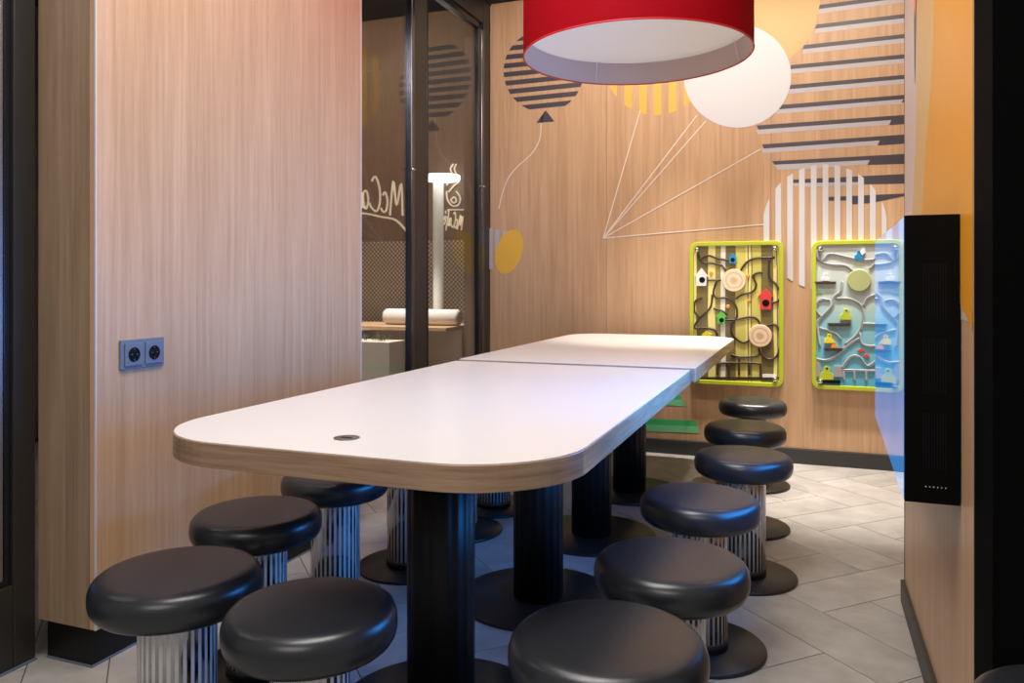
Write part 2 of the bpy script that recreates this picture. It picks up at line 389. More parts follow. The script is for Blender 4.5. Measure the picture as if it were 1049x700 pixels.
# left partition
def build_left():
    y0, y1 = 1.62, 2.995; bm = BM()
    box(bm, -2.05, -1.872, y0+0.02, y1-0.01, 0.11, 2.99)
    ys = [y0, onx(261, 200, -1.85)[0], y1]
    for a, b in zip(ys, ys[1:]): box(bm, -1.872, -1.85, a+(0.0 if a == y0 else 0.0008), b-0.0008, 0.112, 2.985)
    o = obj('wall_left', bm, 'wood'); structure(o, 'light oak partition on the left with a pink glow at the top', 'wall')
    structure(bxo('end_panel', (-2.07, -1.8735, y0-0.001, y0+0.019, 0.112, 2.985), 'wood_shaded', o))
    structure(bxo('edge_trim', (-1.8545, -1.8495, y0-0.0015, y0+0.003, 0.112, 2.985), 'trimw', o))
    structure(bxo('edge_trim', (-1.8725, -1.8485, y1-0.004, y1+0.002, 0.112, 2.985), 'trimw', o))
    b = structure(bxo('baseboard_left', (-2.05, -1.878, y0+0.012, y1-0.01, 0.0, 0.11), 'black'), 'black recessed plinth under the left oak partition', 'baseboard')
    bm = BM(); box(bm, -2.05, -1.874, y0+0.008, y0+0.012, 0, 0.006); box(bm, -1.878, -1.874, y0+0.012, y1-0.01, 0, 0.006)
    obj('silicone_bead', bm, 'socket', b)
build_left()

# dark glazed door at far left
def build_door():
    X = -2.07; bm = BM()
    yb = 1.61; ya = 0.5
    d = BM()
    box(d, X-0.05, X, 1.545, yb, 0, 2.98)               # stile beside the oak
    box(d, X-0.05, X-0.001, ya, 1.545, 0, 0.235)       # bottom rail
    door = obj('door_1', d, 'frame', None, 0.003); structure(door, 'dark bronze glazed door at the far left edge', 'door')
    g = BM(); box(g, X-0.045, X-0.012, 1.527, 1.545, 0.235, 2.98); box(g, X-0.045, X-0.012, ya, 1.527, 0.235, 0.25)
    obj('gasket', g, 'frame_blk', door)
    g = BM(); box(g, X-0.040, X-0.016, 1.514, 1.527, 0.25, 2.98); obj('highlight_strip', g, 'alu', door, 0.003)  # added bright strip imitating the reflection along the door glass
    g = BM(); box(g, X-0.035, X-0.029, ya, 1.514, 0.25, 2.98); obj('pane', g, 'glass', door)
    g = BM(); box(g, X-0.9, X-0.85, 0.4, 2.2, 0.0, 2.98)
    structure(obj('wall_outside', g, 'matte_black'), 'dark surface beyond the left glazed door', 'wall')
    g = BM(); box(g, X, X+0.006, ya, 1.61, 0, 0.006); obj('floor_seal', g, 'socket', door)
build_door()

# glazed partition towards the cafe
GX = -2.055
def build_glazing():
    r = BM()
    box(r, GX-0.05, GX+0.006, 3.865, 4.025, 0, 2.98)
    box(r, GX-0.05, GX+0.006, 4.025, 4.945, 2.82, 2.98)
    o = obj('window_1', r, 'frame', None, 0.004); structure(o, 'dark framed glass partition between oak panel and back wall', 'window')
    b = BM(); box(b, GX-0.04, GX+0.008, 4.028, 4.77, 2.765, 2.80); box(b, GX-0.04, GX+0.008, 4.027, 4.04, 0.0, 2.765)
    box(b, GX-0.04, GX+0.006, 3.0, 3.83, 0.0, 0.12); box(b, GX-0.04, GX+0.006, 4.04, 4.77, 0.0, 0.12)
    obj('door_leaf_frame', b, 'frame_blk', o, 0.003)
    b = BM(); box(b, GX-0.05, GX+0.008, 4.855, 4.955, 0, 2.98); obj('corner_post', b, 'frame', o, 0.003)
    b = BM(); box(b, GX-0.02, GX+0.013, 4.815, 4.853, 0, 2.765); obj('edge_profile', b, 'steel_blue', o, 0.004)
    b = BM(); box(b, GX-0.02, GX+0.010, 4.765, 4.813, 0, 2.765); obj('closing_stile', b, 'frame_blk', o, 0.004)
    b = BM(); box(b, GX-0.02, GX+0.013, 3.828, 3.863, 0, 2.98); obj('edge_profile', b, 'steel_blue', o, 0.004)
    for (ya, yb, za, zb) in ((2.99, 3.828, 0.12, 2.98), (4.04, 4.765, 0.12, 2.765), (4.03, 4.79, 2.80, 2.82)):
        b = BM(); box(b, GX-0.016, GX-0.008, ya, yb, za, zb); obj('pane', b, 'glass', o)
    for (yc, zc) in ((3.845, 1.70), (4.83, 1.72)):
        b = BM(); tube(b, [(GX+0.016, yc-0.03, zc), (GX+0.016, yc+0.02, zc)], 0.007); obj('hinge', b, 'chrome', o)
build_glazing()

# right-hand wall beside the aisle, with a printed upper part
RX = 0.300
def build_right():
    y0, y1 = 1.745, 2.93; bm = BM(); box(bm, RX, RX+0.16, y0+0.002, y1, 0.0, 2.99)
    o = obj('wall_aisle', bm, 'wood_rt' if 'wood_rt' in M else 'wood'); structure(o, 'oak wall on the right with an orange balloon print', 'wall')
    structure(bxo('edge_trim', (RX-0.0015, RX+0.004, y1-0.004, y1+0.003, 0.07, 2.98), 'black', o))
    structure(bxo('edge_trim', (RX-0.0015, RX+0.004, y0-0.003, y0+0.001, 0.07, 2.98), 'wood', o))
    structure(bxo('baseboard_right', (RX-0.012, RX+0.001, y0, y1+0.012, 0.0, 0.075), 'base_grey', None, 0.002), 'dark grey skirting along the right wall', 'baseboard')
    structure(bxo('wall_pillar', (0.2995, 0.95, 1.58, 1.742, 0.0, 2.99), 'matte_black'), 'matte black pillar at the right edge', 'pillar')
    structure(bxo('wall_recess', (RX+0.16, 1.4, 2.85, 2.92, 0.0, 2.99), 'wood'), 'oak return wall behind the right wall', 'wall')
build_right()

# ------------------------------------------------------------------ tables
def rr_outline(x0, x1, y0, y1, radii, n=14):
    (r00, r10, r11, r01) = radii; P = []
    def arc(cx, cy, r, a0):
        if r < 1e-4: P.append((cx, cy)); return
        for k in range(n+1):
            a = math.radians(a0+90*k/n); P.append((cx+r*math.cos(a), cy+r*math.sin(a)))
    arc(x0+r00, y0+r00, r00, 180); arc(x1-r10, y0+r10, r10, 270); arc(x1-r11, y1-r11, r11, 0); arc(x0+r01, y1-r01, r01, 90)
    return P
def make_table(label, x0, x1, y0, y1, radii, legs, grommet=None):
    cx, cy = (x0+x1)/2, (y0+y1)/2
    t = empty('table', (cx, cy, 0), label, 'table')
    out = [(x-cx, y-cy) for x, y in rr_outline(x0, x1, y0, y1, radii)]
    bm = BM(); prism(bm, out, lambda u, v: (u, v, 0.697), lambda u, v: (u, v, 0.7475))
    eb = obj('edge_band', bm, 'wood_edge', None, 0.0015)
    sc = lambda u, v: (u*(1-0.002/abs((x1-x0)/2)), v*(1-0.002/abs((y1-y0)/2)))
    bm = BM(); prism(bm, out, lambda u, v: (*sc(u, v), 0.7475), lambda u, v: (*sc(u, v), 0.750))
    top = obj('tabletop', bm, 'laminate', t, 0.0008); eb.parent = top; eb['label'] = 'oak edge under the white laminate'
    for (lx, ly) in legs:
        bm = BM(); lathe(bm, [(0, 0.012), (0.085, 0.012), (0.085, 0.697), (0, 0.697)], 64, smooth=False)
        for f in bm.faces:
            if abs(f.normal.z) < 0.5: f.smooth = True
        lg = obj('leg', bm, 'leg', t, loc=(lx-cx, ly-cy, 0))
        for p in lg.data.polygons: p.use_smooth = abs(p.normal.z) < 0.5
        bm = BM(); lathe(bm, [(0, 0), (0.268, 0), (0.27, 0.003), (0.27, 0.010), (0.266, 0.0125), (0, 0.0135)], 72)
        obj('base_plate', bm, 'base_blk', lg)
    if grommet:
        bm = BM(); lathe(bm, [(0, 0.7502), (0.027, 0.7502), (0.0275, 0.7515), (0.025, 0.752), (0.023, 0.7512), (0, 0.7512)], 40)
        g = obj('cable_grommet', bm, 'grommet', top, loc=(grommet[0]-cx, grommet[1]-cy, 0))
        bm = BM(); box(bm, -0.012, 0.012, -0.003, 0.003, 0.7512, 0.7518); obj('slot', bm, 'dark', g)
    return t
make_table('nearer white table with rounded near corners and a cable grommet', -1.388, -0.416, 1.283, 2.985, (0.24, 0.24, 0.006, 0.006),
           [(-0.865, 1.775), (-0.865, 2.53)], (-0.914, 1.422))
make_table('farther white table joined end to end beyond the nearer one', -1.376, -0.398, 2.992, 4.77, (0.006, 0.006, 0.20, 0.20),
           [(-0.868, 3.24), (-0.868, 3.99)]).scale.z = 1.010

# ------------------------------------------------------------------ stools
def make_stool(label, x, y, off, rz):
    t = empty('stool', (x, y, 0), label, 'stool', 'round black stools around the joined tables')
    R = 0.175; prof = [(0, 0.3715), (0.12, 0.3715)]
    for k in range(13):
        a = -PI/2+PI*k/12; sg = 1 if a >= 0 else -1
        prof.append((0.138+0.037*abs(math.cos(a))**0.78, 0.4110+sg*0.0398*abs(math.sin(a))**0.85))
    prof += [(0.12, 0.4518), (0.09, 0.4532), (0.05, 0.4542), (0, 0.4545)]
    bm = BM(); lathe(bm, prof, 64); seat = obj('seat', bm, 'leather', t)
    bm = BM(); lathe(bm, [(0, 0.0135), (0.080, 0.0135), (0.080, 0.372)], 64); obj('column', bm, 'column', t)
    bm = BM(); lathe(bm, [(0, 0.013), (0.0822, 0.013), (0.0822, 0.040), (0.0800, 0.041)], 64); obj('column_collar', bm, 'base_blk', t)
    bm = BM(); lathe(bm, [(0, 0.358), (0.0822, 0.358), (0.0822, 0.3725), (0.0, 0.3725)], 64); obj('seat_bracket', bm, 'base_blk', t)
    bm = BM(); lathe(bm, [(0, 0), (0.188, 0), (0.19, 0.003), (0.19, 0.009), (0.187, 0.012), (0, 0.013)], 72, off[0], off[1]); obj('base_plate', bm, 'base_blk', t)
    return t
proto = None
def copy_tree(o, parent=None):
    c = o.copy(); COL.objects.link(c); c.parent = parent
    for ch in list(o.children): copy_tree(ch, c)
    return c
SPOTS = [
 (-1.295, 1.345, 'black round stool nearest the oak partition corner, left side, frontmost of the left row', 0.3),
 (-0.91, 1.29, 'black round stool standing at the head of the nearer table, left of its front leg', 0.7),
 (-1.425, 1.770, 'black round stool second from the front in the left row', 1.1),
 (-1.470, 2.220, 'black round stool in the left row, half under the table edge, side lit blue', 1.9),
 (-1.425, 2.640, 'striped stool column and disc seen just left of the front table leg', 2.5),
 (-1.425, 3.100, 'stool on the left whose base plate peeks past the front table leg', 2.9),
 (-1.415, 3.480, 'farthest left stool, striped column seen small between two table legs', 3.3),
 (-0.338, 1.370, 'large black stool seat cropped by the bottom edge right of the front leg', 4.1),
 (-0.296, 1.800, 'second black stool from the front in the right row', 4.9),
 (-0.303, 2.360, 'third black stool from the front in the right row', 5.3),
 (-0.228, 2.990, 'fourth black stool from the front in the right row, seat edge lit blue', 0.9),
 (-0.266, 3.585, 'fifth black stool from the front in the right row', 1.7),
 (-0.283, 4.350, 'farthest black stool in the right row, nearest the back wall', 2.1),
 (0.400, 1.370, 'black stool at the bottom right corner in front of the black pillar', 0.2)]
for i, (x, y, lab, rz) in enumerate(SPOTS):
    if i == 0: st = make_stool(lab, x, y, (0.0, 0.0), rz); proto = st
    else: st = copy_tree(proto)
    k_ = {0: 1.017, 1: 0.96, 7: 1.02}.get(i, 1.0); st.scale = (k_, k_, 1)
    st.location = (x, y, 0); st.rotation_euler = (0, 0, rz); st['label'] = lab

# ------------------------------------------------------------------ drum pendant
def build_pendant():
    x, y, zb, R, Hh = -0.62, 2.97, 1.945, 0.432, 0.36
    t = empty('pendant_lamp', (x, y, zb), 'large red drum pendant lamp hanging over the tables', 'lamp')
    bm = BM(); lathe(bm, [(R, 0), (R, Hh)], 96); sh = obj('lamp_shade', bm, 'shade', t)
    bm = BM(); lathe(bm, [(R-0.004, 0.0), (R-0.004, Hh)], 96); obj('shade_lining', bm, 'shade_in', t)
    bm = BM(); tube(bm, [(R*math.cos(a)*0.998, R*math.sin(a)*0.998, 0.0) for a in [2*PI*k/96 for k in range(97)]], 0.0035, 6); obj('rim', bm, 'red', t)
    bm = BM(); lathe(bm, [(0, 0.090), (R-0.008, 0.090), (R-0.008, 0.098), (0, 0.098)], 96, smooth=False); obj('diffuser', bm, 'diffuser', t)
    bm = BM()
    lathe(bm, [(0.0, Hh-0.004), (0.05, Hh-0.004), (0.05, Hh+0.03), (0, Hh+0.03)], 32)
    for k in range(3):
        a = k*2*PI/3+0.4; tube(bm, [(0, 0, Hh), ((R-0.005)*math.cos(a), (R-0.005)*math.sin(a), Hh-0.01)], 0.004)
    obj('spider_frame', bm, 'alu', t)
    for a in (0.55, 2.2, 3.9, 5.3):
        bm = BM(); tube(bm, [((R-0.006)*math.cos(a), (R-0.006)*math.sin(a), 0.002), ((R-0.03)*math.cos(a), (R-0.03)*math.sin(a), 0.091)], 0.0018, 6)
        obj('support_wire', bm, 'whp', t)
    bm = BM(); tube(bm, [(0, 0, Hh+0.02), (0, 0, 2.985-zb)], 0.004); obj('cord', bm, 'whp', t)
    bm = BM(); sphere(bm, (0, 0, 0.22), 0.045); obj('bulb', bm, 'lamp_white', t)
    l = bpy.data.lights.new('bulb_light', 'POINT'); l.energy = 5; l.color = (1, 0.78, 0.6); l.shadow_soft_size = 0.05
    o = bpy.data.objects.new('bulb_light', l); COL.objects.link(o); o.location = (x, y, zb+0.155)
build_pendant()

# ------------------------------------------------------------------ wall display
def build_display():
    xn, xf, y0, y1, z0, z1 = 0.191, 0.2155, 1.881, 3.02, 0.606, 1.224
    t = empty('wall_display', (xn, (y0+y1)/2, z0), 'black boxed blue-lit touch display on the right wall with vent slots', 'display')
    def L(o): o.location = (-t.location.x, -t.location.y, -t.location.z); return o
    bm = BM(); prism(bm, [(xn+0.0014, y0), (RX-0.0015, y0), (RX-0.0015, y1), (xf+0.0014, y1)], lambda u, v: (u, v, z0), lambda u, v: (u, v, z1)); L(obj('body', bm, 'box_black', t, 0.002))
    bm = BM(); prism(bm, [(xn, y0+0.006), (xn+0.0010, y0+0.006), (xf+0.0010, y1-0.002), (xf, y1-0.002)], lambda u, v: (u, v, z0+0.003), lambda u, v: (u, v, z1-0.003)); L(obj('screen', bm, 'screen', t))['label'] = 'glossy screen glowing blue'
    for (za, zb) in ((0.68, 0.80), (0.84, 0.96), (1.0, 1.12)):
        for k in range(9):
            xx = 0.228+k*0.0052
            bm = BM(); box(bm, xx, xx+0.0022, y0-0.0006, y0+0.0005, za, zb); L(obj('vent_slot', bm, 'dark', t))
    for k in range(6):
        xx = 0.233+k*0.0075
        bm = BM(); sphere(bm, (xx, y0-0.001, 0.642), 0.0012, seg=8); L(obj('port', bm, 'whp', t))
build_display()

# ------------------------------------------------------------------ double socket on the left partition
def build_socket():
    (ya, za), (yb, zb) = onx(121.5, 349, -1.85), onx(166.5, 374, -1.85)
    y0, y1, z0, z1 = 1.697, 1.858, 0.826, 0.912
    t = empty('wall_socket', (-1.85, (y0+y1)/2, z0), 'grey double power socket on the left oak partition', 'socket')
    def L(o): o.location = (1.85, -t.location.y, -z0); return o
    bm = BM(); box(bm, -1.8495, -1.842, y0, y1, z0, z1); L(obj('frame', bm, 'socket', t, 0.002))
    for yc in (y0+0.043, y1-0.043):
        bm = BM(); box(bm, -1.842, -1.8375, yc-0.031, yc+0.031, z0+0.010, z1-0.010); ins = L(obj('outlet', bm, 'socket', t, 0.0015))
        bm = BM(); lathe(bm, [(0, 0), (0.019, 0), (0.021, 0.0012), (0.019, 0.0015), (0.0, 0.0010)], 32)
        bmesh.ops.transform(bm, matrix=Matrix.Translation((-1.8374, yc, (z0+z1)/2)) @ Matrix.Rotation(PI/2, 4, 'Y'), verts=bm.verts)
        obj('well', bm, 'dark', ins)
        bm = BM()
        for dy, dz in ((-0.0095, 0), (0.0095, 0)): sphere(bm, (-1.8362, yc+dy, (z0+z1)/2+dz), 0.0025, seg=8)
        box(bm, -1.8364, -1.8358, yc-0.0012, yc+0.0012, z1-0.030, z1-0.025); box(bm, -1.8364, -1.8358, yc-0.0012, yc+0.0012, z0+0.025, z0+0.030)
        obj('contact', bm, 'steel_blue', ins)
build_socket()

# ------------------------------------------------------------------ prints on the back wall
def bp(lay):     # mapping from photograph survey points to the wall, layer by layer
    ya = BW-0.0006*lay-0.0004; yb = BW-0.0006*lay+0.0001
    f0 = lambda u, v: (ony(u, v, BW)[0], ya, ony(u, v, BW)[1]); f1 = lambda u, v: (ony(u, v, BW)[0], yb, ony(u, v, BW)[1])
    return f0, f1
def decal(name, polys, mat, lay, parent=None):
    f0, f1 = bp(lay); bm = BM()
    for p in polys: prism(bm, p, f0, f1)
    return obj(name, bm, mat, parent)
def ell(cx, cy, rx, ry, n=64): return [(cx+rx*math.cos(2*PI*k/n), cy+ry*math.sin(2*PI*k/n)) for k in range(n)]
def bars_h(cx, cy, rx, ry, ys, th, slope):
    out = []
    for yc in ys:
        L_, R_ = [], []
        for k in range(7):
            v = yc-th/2+th*k/6
            # slanted bar: y = v + slope*(x-cx) ; intersect with the ellipse
            a = 1/rx**2+slope**2/ry**2; d = v-cy; b = 2*d*slope/ry**2; c = d*d/ry**2-1
            D = b*b-4*a*c
            if D <= 0: continue
            u0, u1 = (-b-math.sqrt(D))/(2*a), (-b+math.sqrt(D))/(2*a)
            L_.append((cx+u0, v+slope*u0)); R_.append((cx+u1, v+slope*u1))
        if len(L_) >= 2: out.append(L_+R_[::-1])
    return out
def bars_v(cx, cy, rx, ry, xs, th):
    out = []
    for xc in xs:
        T, B = [], []
        for k in range(7):
            u = xc-th/2+th*k/6; q = 1-((u-cx)/rx)**2
            if q <= 0: continue
            h = ry*math.sqrt(q); T.append((u, cy-h)); B.append((u, cy+h))
        if len(T) >= 2: out.append(T+B[::-1])
    return out
def line(bm, pts, wd, f0, f1):
    pts = [Vector(p) for p in pts]; A, B = [], []
    for i, p in enumerate(pts):
        t = (pts[min(i+1, len(pts)-1)]-pts[max(i-1, 0)]).normalized(); n = Vector((-t.y, t.x))*wd/2
        A.append(tuple(p+n)); B.append(tuple(p-n))
    prism(bm, A+B[::-1], f0, f1)
# 1. small slate striped balloon at left
b1 = empty('balloon_print', (ony(557, 75, BW)[0], BW, ony(557, 75, BW)[1]), 'small slate striped balloon print with a trailing string, left on back wall', 'wall print', 'balloons printed on the back wall')
def attach(o, e): o.parent = e; o.location = (-e.location.x, -e.location.y, -e.location.z); return o
attach(decal('stripes', bars_h(557, 73, 41, 42, [37+8.9*k for k in range(9)], 5.0, -0.10), 'slate', 1), b1)
attach(decal('knot', [[(559, 113), (549.5, 126), (568, 124.5)]], 'slate', 1), b1)
f0, f1 = bp(1); bm = BM(); line(bm, smooth_path([(557, 115), (554.5, 126), (553, 142), (545, 157), (530, 171), (521, 182), (515, 197), (511, 214)]), 1.0, f0, f1)
attach(obj('string', bm, 'string'), b1)
# 2. yellow striped balloon behind the lamp
b2 = empty('balloon_print', (ony(672, 65, BW)[0], BW, ony(672, 65, BW)[1]), 'yellow vertically striped balloon print just below the red lamp', 'wall print', 'balloons printed on the back wall')
attach(decal('stripes', bars_v(672, 62, 54, 56, [628, 643.5, 658.5, 673.5, 689, 704.5], 7.6), 'yellow', 1), b2)
# 3. sand coloured balloon
b3 = decal('balloon_print', [ell(772, -4, 68, 76)], 'tan', 2)
tag(b3, 'sand yellow plain balloon print right of the red lamp', 'wall print', 'balloons printed on the back wall')
# 4. huge slate and lilac striped balloon at top right
b4 = empty('balloon_print', (ony(890, 90, BW)[0], BW, ony(890, 90, BW)[1]), 'huge slate and lilac striped balloon print at the top right', 'wall print', 'balloons printed on the back wall')
Z3 = lambda x, y: (760+x/4.378, y/4.378)
dk, li = [], []
for k, (xl, yl, yr, xe, thr) in enumerate([(350, 22, -30, 900, 20), (335, 110, 62, 900, 20), (280, 202, 152, 900, 20), (222, 292, 243, 900, 20), (212, 382, 335, 900, 20),
        (160, 472, 425, 725, 34), (66, 563, 515, 670, 42), (90, 648, 603, 618, 42)]):
    s_ = (yr-yl)/(737-xl); X2 = 1050; T = 19
    yb_ = yl+s_*(X2-xl)
    if thr <= 20: dk.append([Z3(xl, yl), Z3(X2, yb_), Z3(X2, yb_+T), Z3(xl-8, yl+T)])
    else:
        ye = yl+s_*(xe-xl); dk.append([Z3(xl, yl), Z3(X2, yb_), Z3(X2, yb_+thr), Z3(xe-10, ye+thr), Z3(xe, ye+T), Z3(xl+8, yl+T)])
    ye = yl+s_*(min(xe, X2)-xl)
    li.append([Z3(xl-2, yl+T), Z3(min(xe, X2), ye+T), Z3(min(xe, X2)-12, ye+T+21), Z3(xl-(10 if xl > 150 else -4), yl+T+21)])
Z2 = lambda x, y: (740+x/5.245, 150+y/5.245)
dk.append([Z2(266, 80), Z2(1100, 34), Z2(1100, 90), Z2(780, 100), Z2(792, 74), Z2(282, 99)])
li.append([Z2(276, 99), Z2(792, 74), Z2(775, 97), Z2(470, 122), Z2(300, 126)])
dk.append([Z2(362, 180), Z2(985, 148), Z2(1100, 142), Z2(1060, 194), Z2(985, 200), Z2(760, 204), Z2(740, 192), Z2(372, 197)])
li.append([Z2(370, 198), Z2(750, 192), Z2(735, 208), Z2(460, 218), Z2(390, 214)])
dk.append([Z2(555, 273), Z2(985, 253), Z2(1010, 252), Z2(985, 266), Z2(800, 304), Z2(700, 312), Z2(680, 290), Z2(575, 292)])
attach(decal('dark_stripes', dk, 'slate', 1), b4); attach(decal('pale_stripes', li, 'lilac', 1), b4)
# 5. plain white balloon in front of both
b5 = decal('balloon_print', [ell(755.5, 78, 55, 53, 80)], 'white', 4)
tag(b5, 'plain white round balloon print beside the lamp rim', 'wall print', 'balloons printed on the back wall')
# 6. white vertically striped balloon behind the play panels
b6 = decal('balloon_print', bars_v(845, 233, 64, 64.5, [785.2+12.1*k for k in range(11)], 5.9), 'white', 5)
tag(b6, 'white vertically striped balloon print behind the two play panels', 'wall print', 'balloons printed on the back wall')
# 7. amber balloon beside the glass
b7 = empty('balloon_print', (ony(520, 258, BW)[0], BW, ony(520, 258, BW)[1]), 'small amber tilted balloon print low beside the glass frame', 'wall print', 'balloons printed on the back wall')
pts = []
for k in range(40):
    a = 2*PI*k/40; u, v = 13.2*math.cos(a), 23.5*math.sin(a)*(1.0)
    r = math.radians(17); pts.append((521.5+u*math.cos(r)-v*math.sin(r), 258+u*math.sin(r)+v*math.cos(r)))
attach(decal('body', [pts], 'yellow', 2), b7)
attach(decal('white_stripes', [[(501.5, 234), (504.5, 234), (504.5, 276), (501.5, 276)], [(507, 235), (512, 235.5), (511, 262), (507, 270)], [(515, 236), (520, 237), (517, 246), (515, 250)]], 'lilac', 1), b7)
# strings gathered in one point
bm = BM()
for i_, e_ in enumerate(((656, 113), (714, 118), (723, 124), (779, 153), (783, 230))):
    f0, f1 = bp(2.6+0.25*i_); line(bm, [(618, 244), e_], 1.15, f0, f1)
st_ = obj('string_print', bm, 'string'); tag(st_, 'five pale balloon strings printed on the back wall meeting in one point', 'wall print')
# green striped grass at the foot of the wall
gr = empty('grass_print', (ony(640, 430, BW)[0], BW, ony(640, 430, BW)[1]), 'green striped hill print low on the back wall behind the tables', 'wall print')
Z4 = lambda x, y: (640+x/7.78, 380+y/7.78)
attach(decal('dark_stripes', [[Z4(435, 190), Z4(462, 232), Z4(-900, 170), Z4(-900, 130)], [Z4(-900, 330), Z4(562, 398), Z4(580, 444), Z4(-900, 385)], [Z4(-900, 0), Z4(200, 60), Z4(240, 105), Z4(-900, 50)]], 'green', 1), gr)
attach(decal('light_stripes', [[Z4(462, 232), Z4(492, 282), Z4(-900, 220), Z4(-900, 170)], [Z4(-900, 385), Z4(580, 444), Z4(600, 497), Z4(-900, 440)]], 'green2', 2), gr)

# prints on the right-hand aisle wall
def rdecal(name, pts, mat, lay, parent=None):
    bm = BM(); xa = RX-0.0006*lay-0.0004; xb = RX-0.0006*lay+0.0001
    prism(bm, pts, lambda u, v: (xa, u, v), lambda u, v: (xb, u, v)); return obj(name, bm, mat, parent)
rp = empty('balloon_print', (RX, 2.3, 1.5), 'large orange balloon print on the right aisle wall above the display', 'wall print')
def clipc(cy, cz, r, y0, y1, z0, z1, n=160):
    P = []
    for k in range(n):
        a = 2*PI*k/n; P.append((min(y1, max(y0, cy+r*math.cos(a))), min(z1, max(z0, cz+r*math.sin(a)))))
    Q = []
    for p in P:
        if not Q or (abs(p[0]-Q[-1][0])+abs(p[1]-Q[-1][1])) > 1e-4: Q.append(p)
    if abs(Q[0][0]-Q[-1][0])+abs(Q[0][1]-Q[-1][1]) < 1e-4: Q.pop()
    return Q
def zone(name, pts, mat, lay): attach(rdecal(name, pts, mat, lay), rp)
zone('pink_ground', [(1.75, 1.0), (2.925, 1.0), (2.925, 2.98), (1.75, 2.98)], 'rose', 1)
zone('pale_balloon', [(1.75, 1.02), (2.62, 1.02), (2.71, 1.30), (2.64, 1.45), (2.61, 1.56), (2.60, 1.75), (2.60, 1.95), (2.59, 2.3), (2.58, 2.98), (1.75, 2.98)], 'tan', 2)
zone('orange_balloon', [(1.75, 0.985), (1.88, 1.035), (2.18, 1.12), (2.42, 1.2), (2.485, 1.28), (2.43, 1.39), (2.37, 1.5), (2.32, 1.58), (2.284, 1.66), (2.255, 1.80), (2.24, 2.0), (2.25, 2.3), (2.32, 2.98), (1.75, 2.98)], 'orange', 3)
zone('dark_ribbon', [(2.60, 2.0), (2.62, 1.90), (2.635, 1.75), (2.645, 1.68), (2.66, 1.75), (2.665, 1.90), (2.66, 2.0)], 'slate', 3)
zone('red_ribbon', [(2.60, 2.2), (2.60, 2.0), (2.615, 1.91), (2.63, 1.87), (2.66, 1.92), (2.67, 2.0), (2.67, 2.2)], 'redp', 4)

# ------------------------------------------------------------------ play panels
PY = BW-0.030     # front of the printed sheet
def pmap(z): return lambda x, y: (lambda p: ony(p[0], p[1], PY))(z(x, y))
def build_panel(x0, x1, z0, z1, label, print_mat, zmap):
    cx = (x0+x1)/2
    t = empty('play_panel', (cx, BW-0.001, z0), label, 'play panel')
    def A(o, par=None):
        if par is None: o.parent = t; o.location = (-t.location.x, -t.location.y, -t.location.z)
        else: o.parent = par
        return o
    out = rr_outline(x0, x1, z0, z1, (0.05,)*4, 8); inn = rr_outline(x0+0.026, x1-0.026, z0+0.026, z1-0.026, (0.028,)*4, 8)
    bm = BM(); n = len(out)
    for (ya, yb) in ((PY-0.012, BW-0.001),):
        A0 = [bm.verts.new((x, ya, z)) for x, z in out]; B0 = [bm.verts.new((x, ya, z)) for x, z in inn]
        A1 = [bm.verts.new((x, yb, z)) for x, z in out]; B1 = [bm.verts.new((x, yb, z)) for x, z in inn]
        for i in range(n):
            j = (i+1) % n
            bm.faces.new((A0[i], A0[j], B0[j], B0[i])); bm.faces.new((A1[i], B1[i], B1[j], A1[j]))
            bm.faces.new((A0[i], A1[i], A1[j], A0[j])); bm.faces.new((B0[i], B0[j], B1[j], B1[i]))
    A(obj('rim', bm, 'lime', None, 0.004))
    bm = BM(); prism(bm, rr_outline(x0+0.022, x1-0.022, z0+0.022, z1-0.022, (0.03,)*4, 8), lambda u, v: (u, PY, v), lambda u, v: (u, PY+0.015, v))
    sheet = A(obj('printed_sheet', bm, print_mat))
    for (kx, kz) in ((x0+0.048, z1-0.048), (x1-0.048, z1-0.048), (x1-0.048, z0+0.048), (x0+0.048, z0+0.048)):
        bm = BM(); sphere(bm, (kx, PY-0.014, kz), 0.015, seg=14); A(obj('corner_knob', bm, 'chrome'))
    pm = pmap(zmap)
    def track(pts, mat, r, nm='groove'):
        P = [(pm(*p)[0], PY-0.003, pm(*p)[1]) for p in smooth_path(pts)]
        bm = BM(); tube(bm, P, r, 6); A(obj(nm, bm, mat))
    def disc(cxz, rz, mat, nm='disc', d=0.016):
        c = pm(*cxz); e = pm(cxz[0]+rz, cxz[1]); r = e[0]-c[0]
        bm = BM(); lathe(bm, [(0, 0), (r, 0), (r, d-0.003), (r-0.003, d), (0, d)], 40, smooth=False)
        bmesh.ops.transform(bm, matrix=Matrix.Translation((c[0], PY, c[1])) @ Matrix.Rotation(PI/2, 4, 'X'), verts=bm.verts)
        return A(obj(nm, bm, mat))
    def shape(pts, mat, nm, d=0.010):
        bm = BM(); P = [pm(*p) for p in pts]
        prism(bm, P, lambda u, v: (u, PY-d, v), lambda u, v: (u, PY+0.001, v)); return A(obj(nm, bm, mat, None, 0.001))
    return track, disc, shape, t
O1 = srgb(118, 106, 62); O2 = srgb(150, 138, 78); PYL = srgb(232, 222, 140); YL = srgb(205, 196, 100); WH = srgb(232, 230, 215)
zf = lambda px: (px-18)/452.0
stops = [(0.0, PYL), (zf(62), O1), (zf(118), PYL), (zf(153), O2), (zf(180), WH), (zf(203), O1), (zf(252), YL), (zf(300), PYL), (zf(308), O1), (zf(313), PYL), (zf(325), O1), (zf(330), YL), (zf(372), O1), (zf(428), PYL), (zf(445), O1), (zf(450), YL)]
M['print1'] = bands('forest print', 0, -0.695, -0.143, stops, 0.3, wob=0.02)
